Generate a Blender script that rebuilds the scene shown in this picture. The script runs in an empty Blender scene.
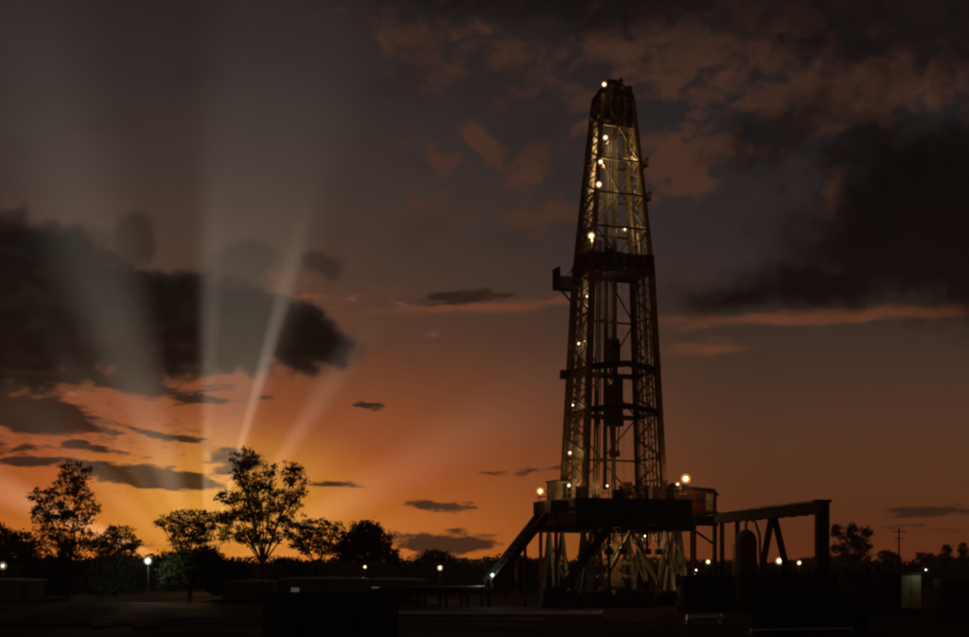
import bpy, bmesh, math, random
from mathutils import Vector, Quaternion, Matrix, noise as mnoise
R = math.radians
S = bpy.context.scene
C = S.collection
rnd = random.Random(7)

# ------------------------------------------------------------------ camera
F = 1331.0           # focal length in photo pixels (969 wide)
CX, HOR = 484.5, 574.0
CAMH = 3.2
cam = bpy.data.cameras.new('camera'); cam_o = bpy.data.objects.new('camera', cam); C.objects.link(cam_o)
cam.sensor_width = 36.0; cam.lens = F / 969 * 36.0
cam.shift_y = (HOR - 318.5) / 969.0
cam.clip_start = 0.5; cam.clip_end = 20000
cam_o.location = (0, 0, CAMH); cam_o.rotation_euler = (R(90), 0, 0)
S.camera = cam_o
def at(px, py, d):   # photo pixel + distance -> place
    return Vector(((px - CX) * d / F, d, CAMH - (py - HOR) * d / F))
def gx(px, d): return (px - CX) * d / F
def gz(py, d): return CAMH - (py - HOR) * d / F

S.view_settings.view_transform = 'Standard'; S.view_settings.look = 'None'
S.view_settings.exposure = 0.0; S.view_settings.gamma = 1.0
S.view_settings.use_curve_mapping = False
S.cycles.use_denoising = True
S.cycles.filter_width = 2.3
S.cycles.max_bounces = 6
S.cycles.volume_bounces = 0
S.cycles.use_light_tree = True
S.cycles.use_adaptive_sampling = True; S.cycles.adaptive_threshold = 0.015; S.cycles.adaptive_min_samples = 8

# ------------------------------------------------------------------ sky (world)
SUN_AZ = math.atan((203 - CX) / F)          # behind the trees on the left
SUN_EL = R(0.4)
def lin(c):
    c = c / 255.0
    return c / 12.92 if c <= 0.04045 else ((c + 0.055) / 1.055) ** 2.4
def L3(r, g, b): return (lin(r), lin(g), lin(b), 1.0)

W = bpy.data.worlds.new('World'); S.world = W; W.use_nodes = True
nt = W.node_tree; nt.nodes.clear()
class NG:
    def __init__(s, nt): s.nt = nt
    def n(s, t, **kw):
        o = s.nt.nodes.new(t)
        for k, v in kw.items(): setattr(o, k, v)
        return o
    def put(s, sock, v):
        if isinstance(v, bpy.types.NodeSocket): s.nt.links.new(v, sock)
        else: sock.default_value = v
    def m(s, op, a, b=0.0, c=None, clamp=False):
        o = s.n('ShaderNodeMath', operation=op, use_clamp=clamp)
        s.put(o.inputs[0], a); s.put(o.inputs[1], b)
        if c is not None: s.put(o.inputs[2], c)
        return o.outputs[0]
    def vm(s, op, a, b=(0, 0, 0), scale=None, out=0):
        o = s.n('ShaderNodeVectorMath', operation=op)
        s.put(o.inputs[0], a); s.put(o.inputs[1], b)
        if scale is not None: s.put(o.inputs['Scale'], scale)
        return o.outputs[out]
    def xyz(s, x=0.0, y=0.0, z=0.0):
        o = s.n('ShaderNodeCombineXYZ')
        for i, v in enumerate((x, y, z)): s.put(o.inputs[i], v)
        return o.outputs[0]
    def sep(s, v):
        o = s.n('ShaderNodeSeparateXYZ'); s.put(o.inputs[0], v); return o.outputs
    def noise(s, v, scale, detail=4, rough=0.55, color=False, dist=0.0):
        o = s.n('ShaderNodeTexNoise'); s.put(o.inputs['Vector'], v)
        o.inputs['Scale'].default_value = scale; o.inputs['Detail'].default_value = detail
        o.inputs['Roughness'].default_value = rough; o.inputs['Distortion'].default_value = dist
        return o.outputs['Color' if color else 'Fac']
    def mr(s, v, a, b, c=0.0, d=1.0, smooth=True):
        o = s.n('ShaderNodeMapRange', interpolation_type='SMOOTHSTEP' if smooth else 'LINEAR', clamp=True)
        for i, q in enumerate((v, a, b, c, d)): s.put(o.inputs[i], q)
        return o.outputs[0]
    def mix(s, f, a, b, bt='MIX'):
        o = s.n('ShaderNodeMix', data_type='RGBA', blend_type=bt, clamp_factor=True)
        s.put(o.inputs[0], f); s.put(o.inputs[6], a); s.put(o.inputs[7], b)
        return o.outputs[2]
    def ramp(s, v, els):
        o = s.n('ShaderNodeValToRGB'); s.put(o.inputs[0], v)
        e = o.color_ramp.elements
        while len(e) < len(els): e.new(0.5)
        for i, (p, c) in enumerate(sorted(els)):
            e[i].position = p; e[i].color = c
        return o.outputs[0]
g = NG(nt)
D = g.vm('NORMALIZE', g.n('ShaderNodeTexCoord').outputs['Generated'])
dx, dy, dz = g.sep(D)
U = g.m('MULTIPLY', g.m('ARCTAN2', dx, dy), F)            # azimuth, in 1/1331 rad
V = g.m('MULTIPLY', g.m('MAXIMUM', g.m('ARCSINE', dz), 0.0), F)   # elevation, same unit
def sk(px, py):      # photo pixel -> sky angles
    x = px - CX
    return math.atan(x / F) * F, math.atan((HOR - py) / math.hypot(F, x)) * F
UV = g.xyz(U, V, 0.0)
SU, SV = sk(203, 577)
# clear sky: warm towards the sunset, dim away from it
def V01(py): return max(0.0, (HOR - py) / 620.0)
rl = [(V01(y), L3(*c)) for y, c in ((574, (232,126,38)), (535, (222,124,42)), (495, (202,102,40)), (464, (180,90,42)), (440, (162,84,45)),
      (400, (134,73,43)), (340, (94,60,44)), (280, (76,56,47)), (200, (62,50,45)), (100, (46,39,38)), (0, (30,26,27)))]
rr = [(V01(y), L3(*c)) for y, c in ((574, (106,44,19)), (540, (96,48,25)), (480, (90,53,33)), (430, (83,53,38)), (380, (68,48,38)),
      (320, (53,41,37)), (250, (43,36,37)), (150, (33,29,32)), (50, (24,20,21)), (0, (17,14,15)))]
V6 = g.m('DIVIDE', V, 620.0)
du = g.m('ABSOLUTE', g.m('SUBTRACT', U, SU))
base = g.mix(g.mr(du, 40.0, 560.0), g.ramp(V6, rl), g.ramp(V6, rr))
# the last of the twilight itself
sky = g.n('ShaderNodeTexSky', sky_type='NISHITA', sun_disc=False)
sky.sun_elevation = SUN_EL; sky.sun_rotation = SUN_AZ; sky.air_density = 1.5; sky.dust_density = 3.0
nish = g.vm('SCALE', sky.outputs[0], scale=0.004)
base = g.mix(1.0, base, nish, 'ADD')
# glow right above where the sun went down
gl = g.vm('LENGTH', g.vm('MULTIPLY', g.vm('SUBTRACT', UV, (SU + 20, SV + 75, 0)), (1 / 190.0, 1 / 95.0, 0)), out=1)
base = g.mix(g.m('MULTIPLY', g.mr(gl, 1.0, 0.0), 0.6), base, L3(255, 186, 66))
# -- cloud coordinates: warp the angles with noise
wn = g.vm('SUBTRACT', g.noise(D, 9.0, 5, 0.6, True), (0.5, 0.5, 0.5))
UVp = g.vm('ADD', UV, g.vm('MULTIPLY', wn, (95.0, 75.0, 0.0)))
wf = g.vm('SUBTRACT', g.noise(g.vm('MULTIPLY', D, (1, 1, 3.2)), 17.0, 5, 0.62, True), (0.5, 0.5, 0.5))
UVs = g.vm('ADD', UV, g.vm('MULTIPLY', wf, (110.0, 22.0, 0.0)))
fine = g.noise(D, 38.0, 6, 0.62)
fines = g.noise(g.vm('MULTIPLY', D, (1, 1, 4.0)), 40.0, 6, 0.62)
puff = g.noise(g.vm('MULTIPLY', D, (1, 1, 1.5)), 46.0, 5, 0.5, dist=0.6)
big = g.noise(g.vm('MULTIPLY', D, (1, 1, 1.6)), 7.0, 6, 0.6)
def blobs(uv, lst):
    acc = None
    for (px, py, rx, ry, rot, wgt) in lst:
        u, v = sk(px, py)
        mp = g.n('ShaderNodeMapping', vector_type='TEXTURE')
        g.put(mp.inputs['Vector'], uv)
        mp.inputs['Location'].default_value = (u, v, 0); mp.inputs['Rotation'].default_value = (0, 0, R(-rot))
        mp.inputs['Scale'].default_value = (rx, ry, 1)
        d = g.vm('LENGTH', mp.outputs[0], out=1)
        h = g.m('MULTIPLY_ADD', d, -wgt, wgt)
        acc = h if acc is None else g.m('MAXIMUM', acc, h)
    return acc
# 1 high russet mottling
hi = blobs(UVp, [(690,60,330,80,0,1.0),(860,85,210,52,0,1.3),(695,150,84,36,-14,1.5),(485,140,36,20,30,1.7),(535,158,54,24,-25,1.5),
                 (450,40,140,60,0,.7),(845,200,26,66,0,1.1),(690,187,60,18,-10,1.3),(560,205,80,26,-10,1.0),(430,160,80,34,0,.6),(480,215,120,40,0,.6),(330,235,60,16,-6,.5),(600,120,80,40,0,.6)])
hin = g.m('ADD', hi, g.m('MULTIPLY', g.m('SUBTRACT', g.m('ADD', g.m('MULTIPLY', fine, .35), g.m('MULTIPLY', puff, .65)), 0.53), 3.6))
c = g.mix(g.m('MULTIPLY', g.mr(hin, 0.15, 0.85), 0.8), base, L3(78, 50, 38))
# darker gaps between them towards the top
dk = blobs(UVp, [(960,-5,330,80,6,1.4),(640,-14,340,52,0,1.4),(800,120,90,40,-20,.7),(900,150,110,40,0,.8)])
dkn = g.m('ADD', dk, g.m('MULTIPLY', g.m('SUBTRACT', fine, 0.5), 1.6))
c = g.mix(g.m('MULTIPLY', g.mr(dkn, -0.2, 0.8), 0.8), c, L3(17, 13, 13))
# loose cloud everywhere else
c = g.mix(g.m('MULTIPLY', g.mr(big, 0.50, 0.72), g.mr(V, 170.0, 420.0, 0.05, 0.45)), c, L3(40, 31, 28))
# 2 lit undersides
lit = blobs(UVs, [(880,313,300,9,0,1.0),(470,309,130,7,-3,.9),(705,347,50,9,0,.7),(300,300,70,40,0,.3),(560,300,60,6,-4,.7),(730,322,90,6,-3,.6)])
litn = g.m('ADD', lit, g.m('MULTIPLY', g.m('SUBTRACT', fines, 0.5), 0.9))
c = g.mix(g.m('MULTIPLY', g.mr(litn, -0.15, 0.9), 0.6), c, L3(128, 72, 44))
# small broken cloud low on the sunset side
fine2 = g.noise(g.vm('MULTIPLY', D, (1, 1, 3.0)), 75.0, 5, 0.6, dist=0.4)
sm = blobs(UVs, [(110,440,210,64,0,1.0),(330,300,120,40,0,.7),(60,390,130,40,6,.9),(430,330,90,20,0,.4)])
smn = g.m('ADD', sm, g.m('MULTIPLY', g.m('SUBTRACT', fine2, 0.60), 5.0))
c = g.mix(g.m('MULTIPLY', g.mr(smn, 0.25, 1.1), 0.5), c, L3(72, 46, 34))
wl = g.m('ADD', sm, g.m('MULTIPLY', g.m('SUBTRACT', fines, 0.56), 4.0))
c = g.mix(g.m('MULTIPLY', g.mr(wl, 0.4, 1.3), 0.22), c, L3(220, 140, 92))
# 3 dark banks
soft = blobs(UVp, [(124,236,34,30,0,1.3),(240,268,48,30,0,1.3),(335,268,30,12,0,.9),(62,232,60,18,0,.8),(345,345,40,24,0,.8)])
softn = g.m('ADD', soft, g.m('MULTIPLY', g.m('SUBTRACT', fine, 0.5), 1.2))
c = g.mix(g.m('MULTIPLY', g.mr(softn, 0.0, 0.6), 0.7), c, L3(48, 38, 33))
bank = blobs(UVp, [(0,305,140,96,0,1.7),(165,328,185,60,2,1.5),(312,342,56,40,0,1.2),(-120,280,170,110,0,1.4),(60,250,60,30,20,1.0)])
bankn = g.m('ADD', bank, g.m('MULTIPLY', g.m('SUBTRACT', g.m('ADD', g.m('MULTIPLY', fine, .5), g.m('MULTIPLY', puff, .5)), 0.5), 1.3))
bcol = g.mix(g.mr(puff, 0.45, 0.75), L3(9, 8, 7), L3(25, 21, 18))
bcol = g.mix(g.mr(bankn, 0.5, 0.0), bcol, L3(50, 38, 32))
c = g.mix(g.m('MULTIPLY', g.mr(bankn, -0.05, 0.28), 0.96), c, bcol)
rb = blobs(UVp, [(950,205,150,100,0,1.3),(930,238,170,72,0,1.4),(830,280,130,34,0,1.1),(740,292,80,22,0,.8),(1010,260,120,80,0,1.3)])
rbn = g.m('ADD', rb, g.m('MULTIPLY', g.m('SUBTRACT', fine, 0.5), 0.9))
c = g.mix(g.m('MULTIPLY', g.mr(rbn, -0.2, 0.8), 0.94), c, L3(11, 8, 7))
# 4 streaks
st = blobs(UVs, [(20,410,92,22,11,1.5),(200,398,44,7,4,.9),(172,437,56,6,13,.9),(40,462,42,6,3,1.0),(95,470,40,6,4,1.0),(165,479,66,12,3,1.5),(75,444,16,4,0,.8),(25,448,16,8,0,.7),(232,462,34,13,0,1.0),
                 (460,297,44,10,0,1.0),(375,407,14,5,0,.9),(438,507,30,7,3,1.0),(440,545,66,15,2,1.2),(130,384,120,12,4,.8),(-60,440,90,12,5,.9),
                 (935,511,46,7,-5,.9),(905,528,40,4,0,.6),(322,484,34,4,0,.8),(520,470,50,3,-6,.45),(90,450,50,5,4,.6),(180,545,60,5,0,.5)])
stn = g.m('ADD', st, g.m('MULTIPLY', g.m('SUBTRACT', fines, 0.5), 2.2))
stc = g.mix(g.mr(du, 150.0, 400.0), L3(40, 31, 25), L3(48, 29, 21))
c = g.mix(g.m('MULTIPLY', g.mr(stn, 0.0, 0.5), 0.92), c, stc)
# 5 crepuscular rays fanning from the sunken sun
rx_ = g.m('SUBTRACT', U, SU); ry_ = g.m('SUBTRACT', V, SV)
th = g.m('MULTIPLY', g.m('ARCTAN2', rx_, ry_), 180 / math.pi)
rr_ = g.m('SQRT', g.m('ADD', g.m('MULTIPLY', rx_, rx_), g.m('MULTIPLY', ry_, ry_)))
acc = None
for (t0, w, a, r0, r1) in ((1.6, 3.0, .42, 240, 480), (15.8, 2.4, 1.0, 240, 430), (33.0, 4.5, .62, 170, 330), (-19.0, 11.0, .62, 420, 760), (-31.0, 6.0, .22, 120, 400),
        (61.5, 8.5, .55, 250, 480), (-66.0, 6.0, 1.5, 300, 500), (45.0, 5.0, .12, 100, 300), (-46.0, 8.0, .3, 120, 300), (75.0, 6.0, .2, 200, 400)):
    k = g.m('MULTIPLY', g.mr(g.m('ABSOLUTE', g.m('SUBTRACT', th, t0)), w, w * 0.05), g.mr(rr_, float(r1), float(r0), 0.0, a))
    acc = k if acc is None else g.m('ADD', acc, k)
fill = g.m('MULTIPLY', g.mr(th, -3.0, 4.5), g.mr(th, 22.0, 12.0))
acc = g.m('ADD', acc, g.m('MULTIPLY', fill, g.mr(rr_, 700.0, 260.0, 0.15, 0.72)))
amp = g.m('MULTIPLY', g.m('POWER', 2.718, g.m('DIVIDE', rr_, -125.0)), g.mr(rr_, 15.0, 110.0))
amp = g.m('ADD', g.m('MULTIPLY', amp, 0.46), g.mr(rr_, 60.0, 600.0, 0.030, 0.012))
rayI = g.m('MULTIPLY', acc, amp)
rayI = g.m('MULTIPLY', rayI, g.m('ADD', 0.5, g.m('MULTIPLY', big, 1.0)))
rcol = g.ramp(V6, [(0.0, (1.0, .62, .28, 1)), (0.2, (1.0, .64, .40, 1)), (0.45, (1.0, .86, .68, 1)), (1.0, (1.0, .90, .80, 1))])
rays = g.vm('SCALE', rcol, scale=rayI)
c = g.mix(1.0, c, rays, 'ADD')
W.cycles.sampling_method = 'MANUAL'; W.cycles.sample_map_resolution = 256
bg = g.n('ShaderNodeBackground'); g.put(bg.inputs[0], c); bg.inputs[1].default_value = 1.0
nt.links.new(bg.outputs[0], g.n('ShaderNodeOutputWorld').inputs[0])

# ------------------------------------------------------------------ sun, all but gone
sl = bpy.data.lights.new('sun', 'SUN'); sl.energy = 0.2; sl.angle = R(3); sl.color = (1.0, 0.5, 0.2)
so = bpy.data.objects.new('sun', sl); C.objects.link(so)
sd = Vector((math.sin(SUN_AZ), math.cos(SUN_AZ), math.tan(R(2.0))))
so.rotation_euler = (-sd).to_track_quat('-Z', 'Y').to_euler(); so.location = (-60, 200, 40)

# ------------------------------------------------------------------ materials
def mat(name, col, rough=0.6, metal=0.0, var=0.35, scale=3.0, bump=0.0, col2=None, spec=0.5):
    m = bpy.data.materials.new(name); m.use_nodes = True
    q = NG(m.node_tree); b = m.node_tree.nodes['Principled BSDF']
    tc = q.n('ShaderNodeTexCoord').outputs['Object']
    geo = q.n('ShaderNodeNewGeometry').outputs['Position']
    nz = q.noise(geo, scale, 6, 0.65)
    d = col2 if col2 else tuple(v * (1 - var) for v in col)
    cc = q.mix(q.mr(nz, 0.35, 0.68), (*col, 1), (*d, 1))
    q.put(b.inputs['Base Color'], cc)
    q.put(b.inputs['Roughness'], q.mr(nz, 0.3, 0.7, rough * 0.8, min(1, rough * 1.2)))
    b.inputs['Metallic'].default_value = metal
    b.inputs['Specular IOR Level'].default_value = spec
    if bump:
        bp = q.n('ShaderNodeBump'); bp.inputs['Strength'].default_value = bump
        q.put(bp.inputs['Height'], nz); m.node_tree.links.new(bp.outputs[0], b.inputs['Normal'])
    return m
M = {}
M['steel'] = mat('mast_paint', (.17, .14, .08), .6, 0, .45, 2.0, col2=(.08, .055, .035))
M['dark'] = mat('dark_steel', (.045, .042, .042), .9, 0, .5, 2.0, spec=.08)
M['grey'] = mat('grey_paint', (.32, .31, .29), .6, 0, .4, 1.2, col2=(.17, .12, .09))
M['white'] = mat('white_paint', (.36, .34, .29), .6, 0, .4, 1.0, col2=(.14, .10, .07))
M['galv'] = mat('galvanised_pipe', (.75, .72, .68), .38, .9, .2, 3.0)
M['yellow'] = mat('yellow_paint', (.24, .155, .05), .7, 0, .4, 1.5, col2=(.07, .045, .025))
M['red'] = mat('red_oxide_paint', (.10, .026, .018), .6, 0, .4, 1.5, spec=.15)
M['pipe'] = mat('drill_pipe_steel', (.16, .13, .10), .45, .7, .4, 4.0)
M['cable'] = mat('wire_rope', (.12, .11, .10), .5, .6, .3, 6.0)
M['tank_blue'] = mat('blue_tank_paint', (.035, .05, .075), .95, 0, .4, .8, col2=(.05, .035, .025), spec=.02)
M['tank_grey'] = mat('tank_grey_paint', (.08, .075, .07), .95, 0, .4, .8, col2=(.06, .035, .025), spec=.02)
M['tank_red'] = mat('rusty_tank_paint', (.09, .035, .022), .95, 0, .4, .8, col2=(.05, .028, .02), spec=.02)
M['beige'] = mat('beige_panel', (.42, .36, .22), .6, 0, .25, 1.0)
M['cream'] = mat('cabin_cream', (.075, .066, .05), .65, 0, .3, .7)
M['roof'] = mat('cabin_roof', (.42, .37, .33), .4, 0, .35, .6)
M['wood'] = mat('old_timber', (.20, .13, .07), .8, 0, .4, 5.0)
M['palewood'] = mat('pale_timber', (.42, .33, .22), .8, 0, .3, 5.0)
M['bark'] = mat('bark', (.06, .042, .028), .9, 0, .4, 4.0, .4)
M['rubber'] = mat('hose_rubber', (.02, .02, .02), .7)
M['glass'] = mat('window_glass', (.02, .022, .025), .08, 0, .1)
M['ground'] = mat('mud_ground', (.040, .027, .018), 1.0, 0, .4, .12, .3, col2=(.018, .013, .010), spec=.05)
M['track'] = mat('trodden_track', (.06, .042, .03), 1.0, 0, .4, .5, .3, col2=(.025, .018, .013), spec=.05)
def leafmat(name, col, col2):
    m = bpy.data.materials.new(name); m.use_nodes = True
    t = m.node_tree; b = t.nodes['Principled BSDF']; q = NG(t)
    nz = q.noise(q.n('ShaderNodeNewGeometry').outputs['Position'], .8, 3)
    cc = q.mix(q.mr(nz, .35, .65), (*col, 1), (*col2, 1))
    q.put(b.inputs['Base Color'], cc); b.inputs['Roughness'].default_value = .6
    b.inputs['Specular IOR Level'].default_value = .25
    tr = q.n('ShaderNodeBsdfTranslucent'); q.put(tr.inputs[0], cc)
    mx = q.n('ShaderNodeMixShader'); mx.inputs[0].default_value = .35
    t.links.new(b.outputs[0], mx.inputs[1]); t.links.new(tr.outputs[0], mx.inputs[2])
    t.links.new(mx.outputs[0], t.nodes['Material Output'].inputs[0])
    return m
M['leaf'] = leafmat('leaf_olive', (.070, .075, .028), (.10, .070, .030))
M['leafd'] = leafmat('leaf_dark', (.045, .060, .024), (.060, .050, .022))
def emat(name, col, st):
    m = bpy.data.materials.new(name); m.use_nodes = True
    b = m.node_tree.nodes['Principled BSDF']
    b.inputs['Base Color'].default_value = (.8, .8, .8, 1)
    b.inputs['Emission Color'].default_value = (*col, 1); b.inputs['Emission Strength'].default_value = st
    return m
def halomat(name, col, st):  # lamp glow put into a half-clear emissive shell
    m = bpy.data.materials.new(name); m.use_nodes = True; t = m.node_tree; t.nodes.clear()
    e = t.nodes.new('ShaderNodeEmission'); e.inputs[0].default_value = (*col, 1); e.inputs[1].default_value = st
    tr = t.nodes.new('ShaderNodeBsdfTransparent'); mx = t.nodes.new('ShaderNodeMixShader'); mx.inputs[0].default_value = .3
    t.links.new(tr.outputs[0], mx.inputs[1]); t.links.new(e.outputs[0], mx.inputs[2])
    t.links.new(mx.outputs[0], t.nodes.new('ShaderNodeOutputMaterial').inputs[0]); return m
M['bulb'] = emat('bulb_warm', (1.0, .74, .40), 10)
M['bulbw'] = emat('bulb_white', (.95, 1.0, .80), 16)
M['bulbo'] = emat('bulb_orange', (1.0, .50, .16), 16)
M['bulbd'] = emat('bulb_dim', (1.0, .85, .65), 1.6)
HALO = {'bulb': halomat('halo_warm', (1.0, .55, .2), .9), 'bulbw': halomat('halo_white', (.75, 1.0, .6), .7),
         'bulbo': halomat('halo_orange', (1.0, .36, .08), 1.3), 'bulbd': halomat('halo_dim', (1.0, .7, .45), .25)}
M['winlit'] = emat('lit_window', (1.0, .80, .62), .05)

# ------------------------------------------------------------------ helpers
def link(name, me, parent=None, loc=(0, 0, 0), m=None):
    o = bpy.data.objects.new(name, me); C.objects.link(o)
    if parent is not None: o.parent = parent
    o.location = loc
    if m is not None and me is not None and not me.materials: me.materials.append(m)
    return o
def tag(o, label, cat, group=None):
    o['label'] = label; o['category'] = cat
    if group: o['group'] = group
    return o
def thing(name, label, cat, loc=(0, 0, 0), rz=0.0, group=None):
    o = bpy.data.objects.new(name, None); C.objects.link(o)
    o.empty_display_size = .5; o.location = loc; o.rotation_euler = (0, 0, rz)
    return tag(o, label, cat, group)
def mesh(name, verts, faces, m=None, smooth=False):
    me = bpy.data.meshes.new(name); me.from_pydata([tuple(v) for v in verts], [], faces); me.update()
    if m: me.materials.append(m)
    if smooth:
        for p in me.polygons: p.use_smooth = True
    return me
_c = {}
def unit(kind, m):
    k = (kind, m.name)
    if k in _c: return _c[k]
    if kind == 'box':
        v = [(x, y, z) for z in (0, 1) for x, y in ((-.5, -.5), (.5, -.5), (.5, .5), (-.5, .5))]
        f = [(3, 2, 1, 0), (4, 5, 6, 7)] + [(i, (i + 1) % 4, (i + 1) % 4 + 4, i + 4) for i in range(4)]
    elif kind == 'ibeam':
        pr = [(-.5, -.5), (.5, -.5), (.5, -.36), (.09, -.36), (.09, .36), (.5, .36), (.5, .5), (-.5, .5), (-.5, .36), (-.09, .36), (-.09, -.36), (-.5, -.36)]
        n = len(pr); v = [(x, y, z) for z in (0, 1) for x, y in pr]
        f = [tuple(reversed(range(n))), tuple(range(n, 2 * n))] + [(i, (i + 1) % n, (i + 1) % n + n, i + n) for i in range(n)]
    else:
        n = {'tube': 10, 'rod': 6}[kind]
        pr = [(.5 * math.cos(2 * math.pi * i / n), .5 * math.sin(2 * math.pi * i / n)) for i in range(n)]
        v = [(x, y, z) for z in (0, 1) for x, y in pr]
        f = [tuple(reversed(range(n))), tuple(range(n, 2 * n))] + [(i, (i + 1) % n, (i + 1) % n + n, i + n) for i in range(n)]
    me = mesh(kind + '_' + m.name, v, f, m)
    if kind in ('tube', 'rod'):
        for p in me.polygons[2:]: p.use_smooth = True
    _c[k] = me; return me
def bar(name, parent, p0, p1, w, m, h=None, kind='box'):
    p0 = Vector(p0); p1 = Vector(p1); d = p1 - p0
    o = bpy.data.objects.new(name, unit(kind, m)); C.objects.link(o); o.parent = parent
    o.location = p0; o.rotation_mode = 'QUATERNION'
    dn = d.normalized()
    # keep the section's second axis as upright as possible
    up = Vector((0, 0, 1)) if abs(dn.z) < .95 else Vector((0, 1, 0))
    x = up.cross(dn).normalized(); y = dn.cross(x)
    o.rotation_quaternion = Matrix((x, y, dn)).transposed().to_quaternion()
    o.scale = (w, h if h else w, d.length)
    return o
def box(name, parent, c0, size, m):
    """box by centre of its base"""
    return bar(name, parent, c0, (c0[0], c0[1], c0[2] + size[2]), size[0], m, size[1]) if False else _box(name, parent, c0, size, m)
def _box(name, parent, c0, size, m):
    o = bpy.data.objects.new(name, unit('box', m)); C.objects.link(o); o.parent = parent
    o.location = c0; o.scale = size; return o
def lathe(name, parent, prof, m, loc=(0, 0, 0), n=16):
    vs = []; fs = []
    for r, z in prof:
        for i in range(n):
            a = 2 * math.pi * i / n; vs.append((r * math.cos(a), r * math.sin(a), z))
    for k in range(len(prof) - 1):
        for i in range(n):
            j = (i + 1) % n; fs.append((k * n + i, k * n + j, (k + 1) * n + j, (k + 1) * n + i))
    fs.append(tuple(reversed(range(n)))); fs.append(tuple(range((len(prof) - 1) * n, len(prof) * n)))
    return link(name, mesh(name, vs, fs, m), parent, loc)
def tubepath(name, parent, pts, r, m, n=8, rs=None):
    vs = []; fs = []; pts = [Vector(p) for p in pts]
    for k, p in enumerate(pts):
        t = (pts[min(k + 1, len(pts) - 1)] - pts[max(k - 1, 0)]).normalized()
        a = t.cross(Vector((.31, .87, .39))).normalized(); b = t.cross(a)
        q = rs[k] if rs else r
        for i in range(n):
            an = 2 * math.pi * i / n; vs.append(p + a * q * math.cos(an) + b * q * math.sin(an))
    for k in range(len(pts) - 1):
        for i in range(n):
            j = (i + 1) % n; fs.append((k * n + i, k * n + j, (k + 1) * n + j, (k + 1) * n + i))
    fs.append(tuple(reversed(range(n)))); fs.append(tuple(range((len(pts) - 1) * n, len(pts) * n)))
    return link(name, mesh(name, vs, fs, m, True), parent)
def lampmesh():
    """floodlight housing: a shallow tapered tub open to -Y, with a bracket"""
    v = [(-.16, .14, -.12), (.16, .14, -.12), (.16, .14, .12), (-.16, .14, .12), (-.26, -.08, -.2), (.26, -.08, -.2), (.26, -.08, .2), (-.26, -.08, .2)]
    f = [(0, 1, 2, 3), (0, 4, 5, 1), (1, 5, 6, 2), (2, 6, 7, 3), (3, 7, 4, 0)]
    k = len(v)
    for x in (-.29, .27):
        v += [(x, -.03, -.02), (x + .02, -.03, -.02), (x + .02, .03, -.02), (x, .03, -.02), (x, -.03, -.36), (x + .02, -.03, -.36), (x + .02, .03, -.36), (x, .03, -.36)]
        f += [(k, k + 1, k + 5, k + 4), (k + 1, k + 2, k + 6, k + 5), (k + 2, k + 3, k + 7, k + 6), (k + 3, k, k + 4, k + 7)]
        k += 8
    v += [(-.29, -.03, -.36), (.29, -.03, -.36), (.29, .03, -.36), (-.29, .03, -.36), (-.29, -.03, -.39), (.29, -.03, -.39), (.29, .03, -.39), (-.29, .03, -.39)]
    f += [(k, k + 1, k + 2, k + 3), (k + 7, k + 6, k + 5, k + 4), (k, k + 4, k + 5, k + 1), (k + 2, k + 6, k + 7, k + 3)]
    return mesh('floodlight_housing', v, f, M['dark'])
LM = lampmesh()
_b = {}
def bulbmesh(r, m):
    k = (r, m.name)
    if k not in _b:
        bm = bmesh.new(); bmesh.ops.create_icosphere(bm, subdivisions=2, radius=r)
        me = bpy.data.meshes.new('bulb'); bm.to_mesh(me); bm.free(); me.materials.append(m); _b[k] = me
    return _b[k]
COL = {'bulb': (1.0, .60, .22), 'bulbw': (.92, 1.0, .72), 'bulbo': (1.0, .45, .13), 'bulbd': (1.0, .8, .6)}
def lamp(parent, pos, power, kind='bulb', r=.24, off=(0, -.5, 0), name='floodlight'):
    """a lamp that is a part of its parent: housing > bulb, with its light just in front"""
    pos = Vector(pos)
    h = link(name, LM, parent, pos)
    b = link('bulb', bulbmesh(round(r * .72, 3), M[kind]), h, (0, -.12, 0))
    if r > .12: link('halo_shell', bulbmesh(round(r * (1.7 if kind == 'bulbo' else 1.55), 3), HALO[kind]), h, (0, -.12, 0))  # added glowing shell, stands in for the soft halo round the bulb
    if power:
        li = bpy.data.lights.new('lamp_light', 'POINT'); li.energy = power; li.color = COL[kind]; li.shadow_soft_size = .12
        lo = bpy.data.objects.new('lamp_light', li); C.objects.link(lo); lo.parent = parent; lo.location = pos + Vector(off)
    return h
def railing(parent, pts, z, m, hgt=1.1, step=1.8):
    for a, b in zip(pts, pts[1:]):
        a = Vector((*a, z)); b = Vector((*b, z)); n = max(1, int((b - a).length / step))
        for i in range(n + 1):
            p = a.lerp(b, i / n); bar('rail_post', parent, p, p + Vector((0, 0, hgt)), .07, m, kind='rod')
        for hh in (hgt, hgt * .5):
            bar('handrail', parent, a + Vector((0, 0, hh)), b + Vector((0, 0, hh)), .06, m, kind='rod')

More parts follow.
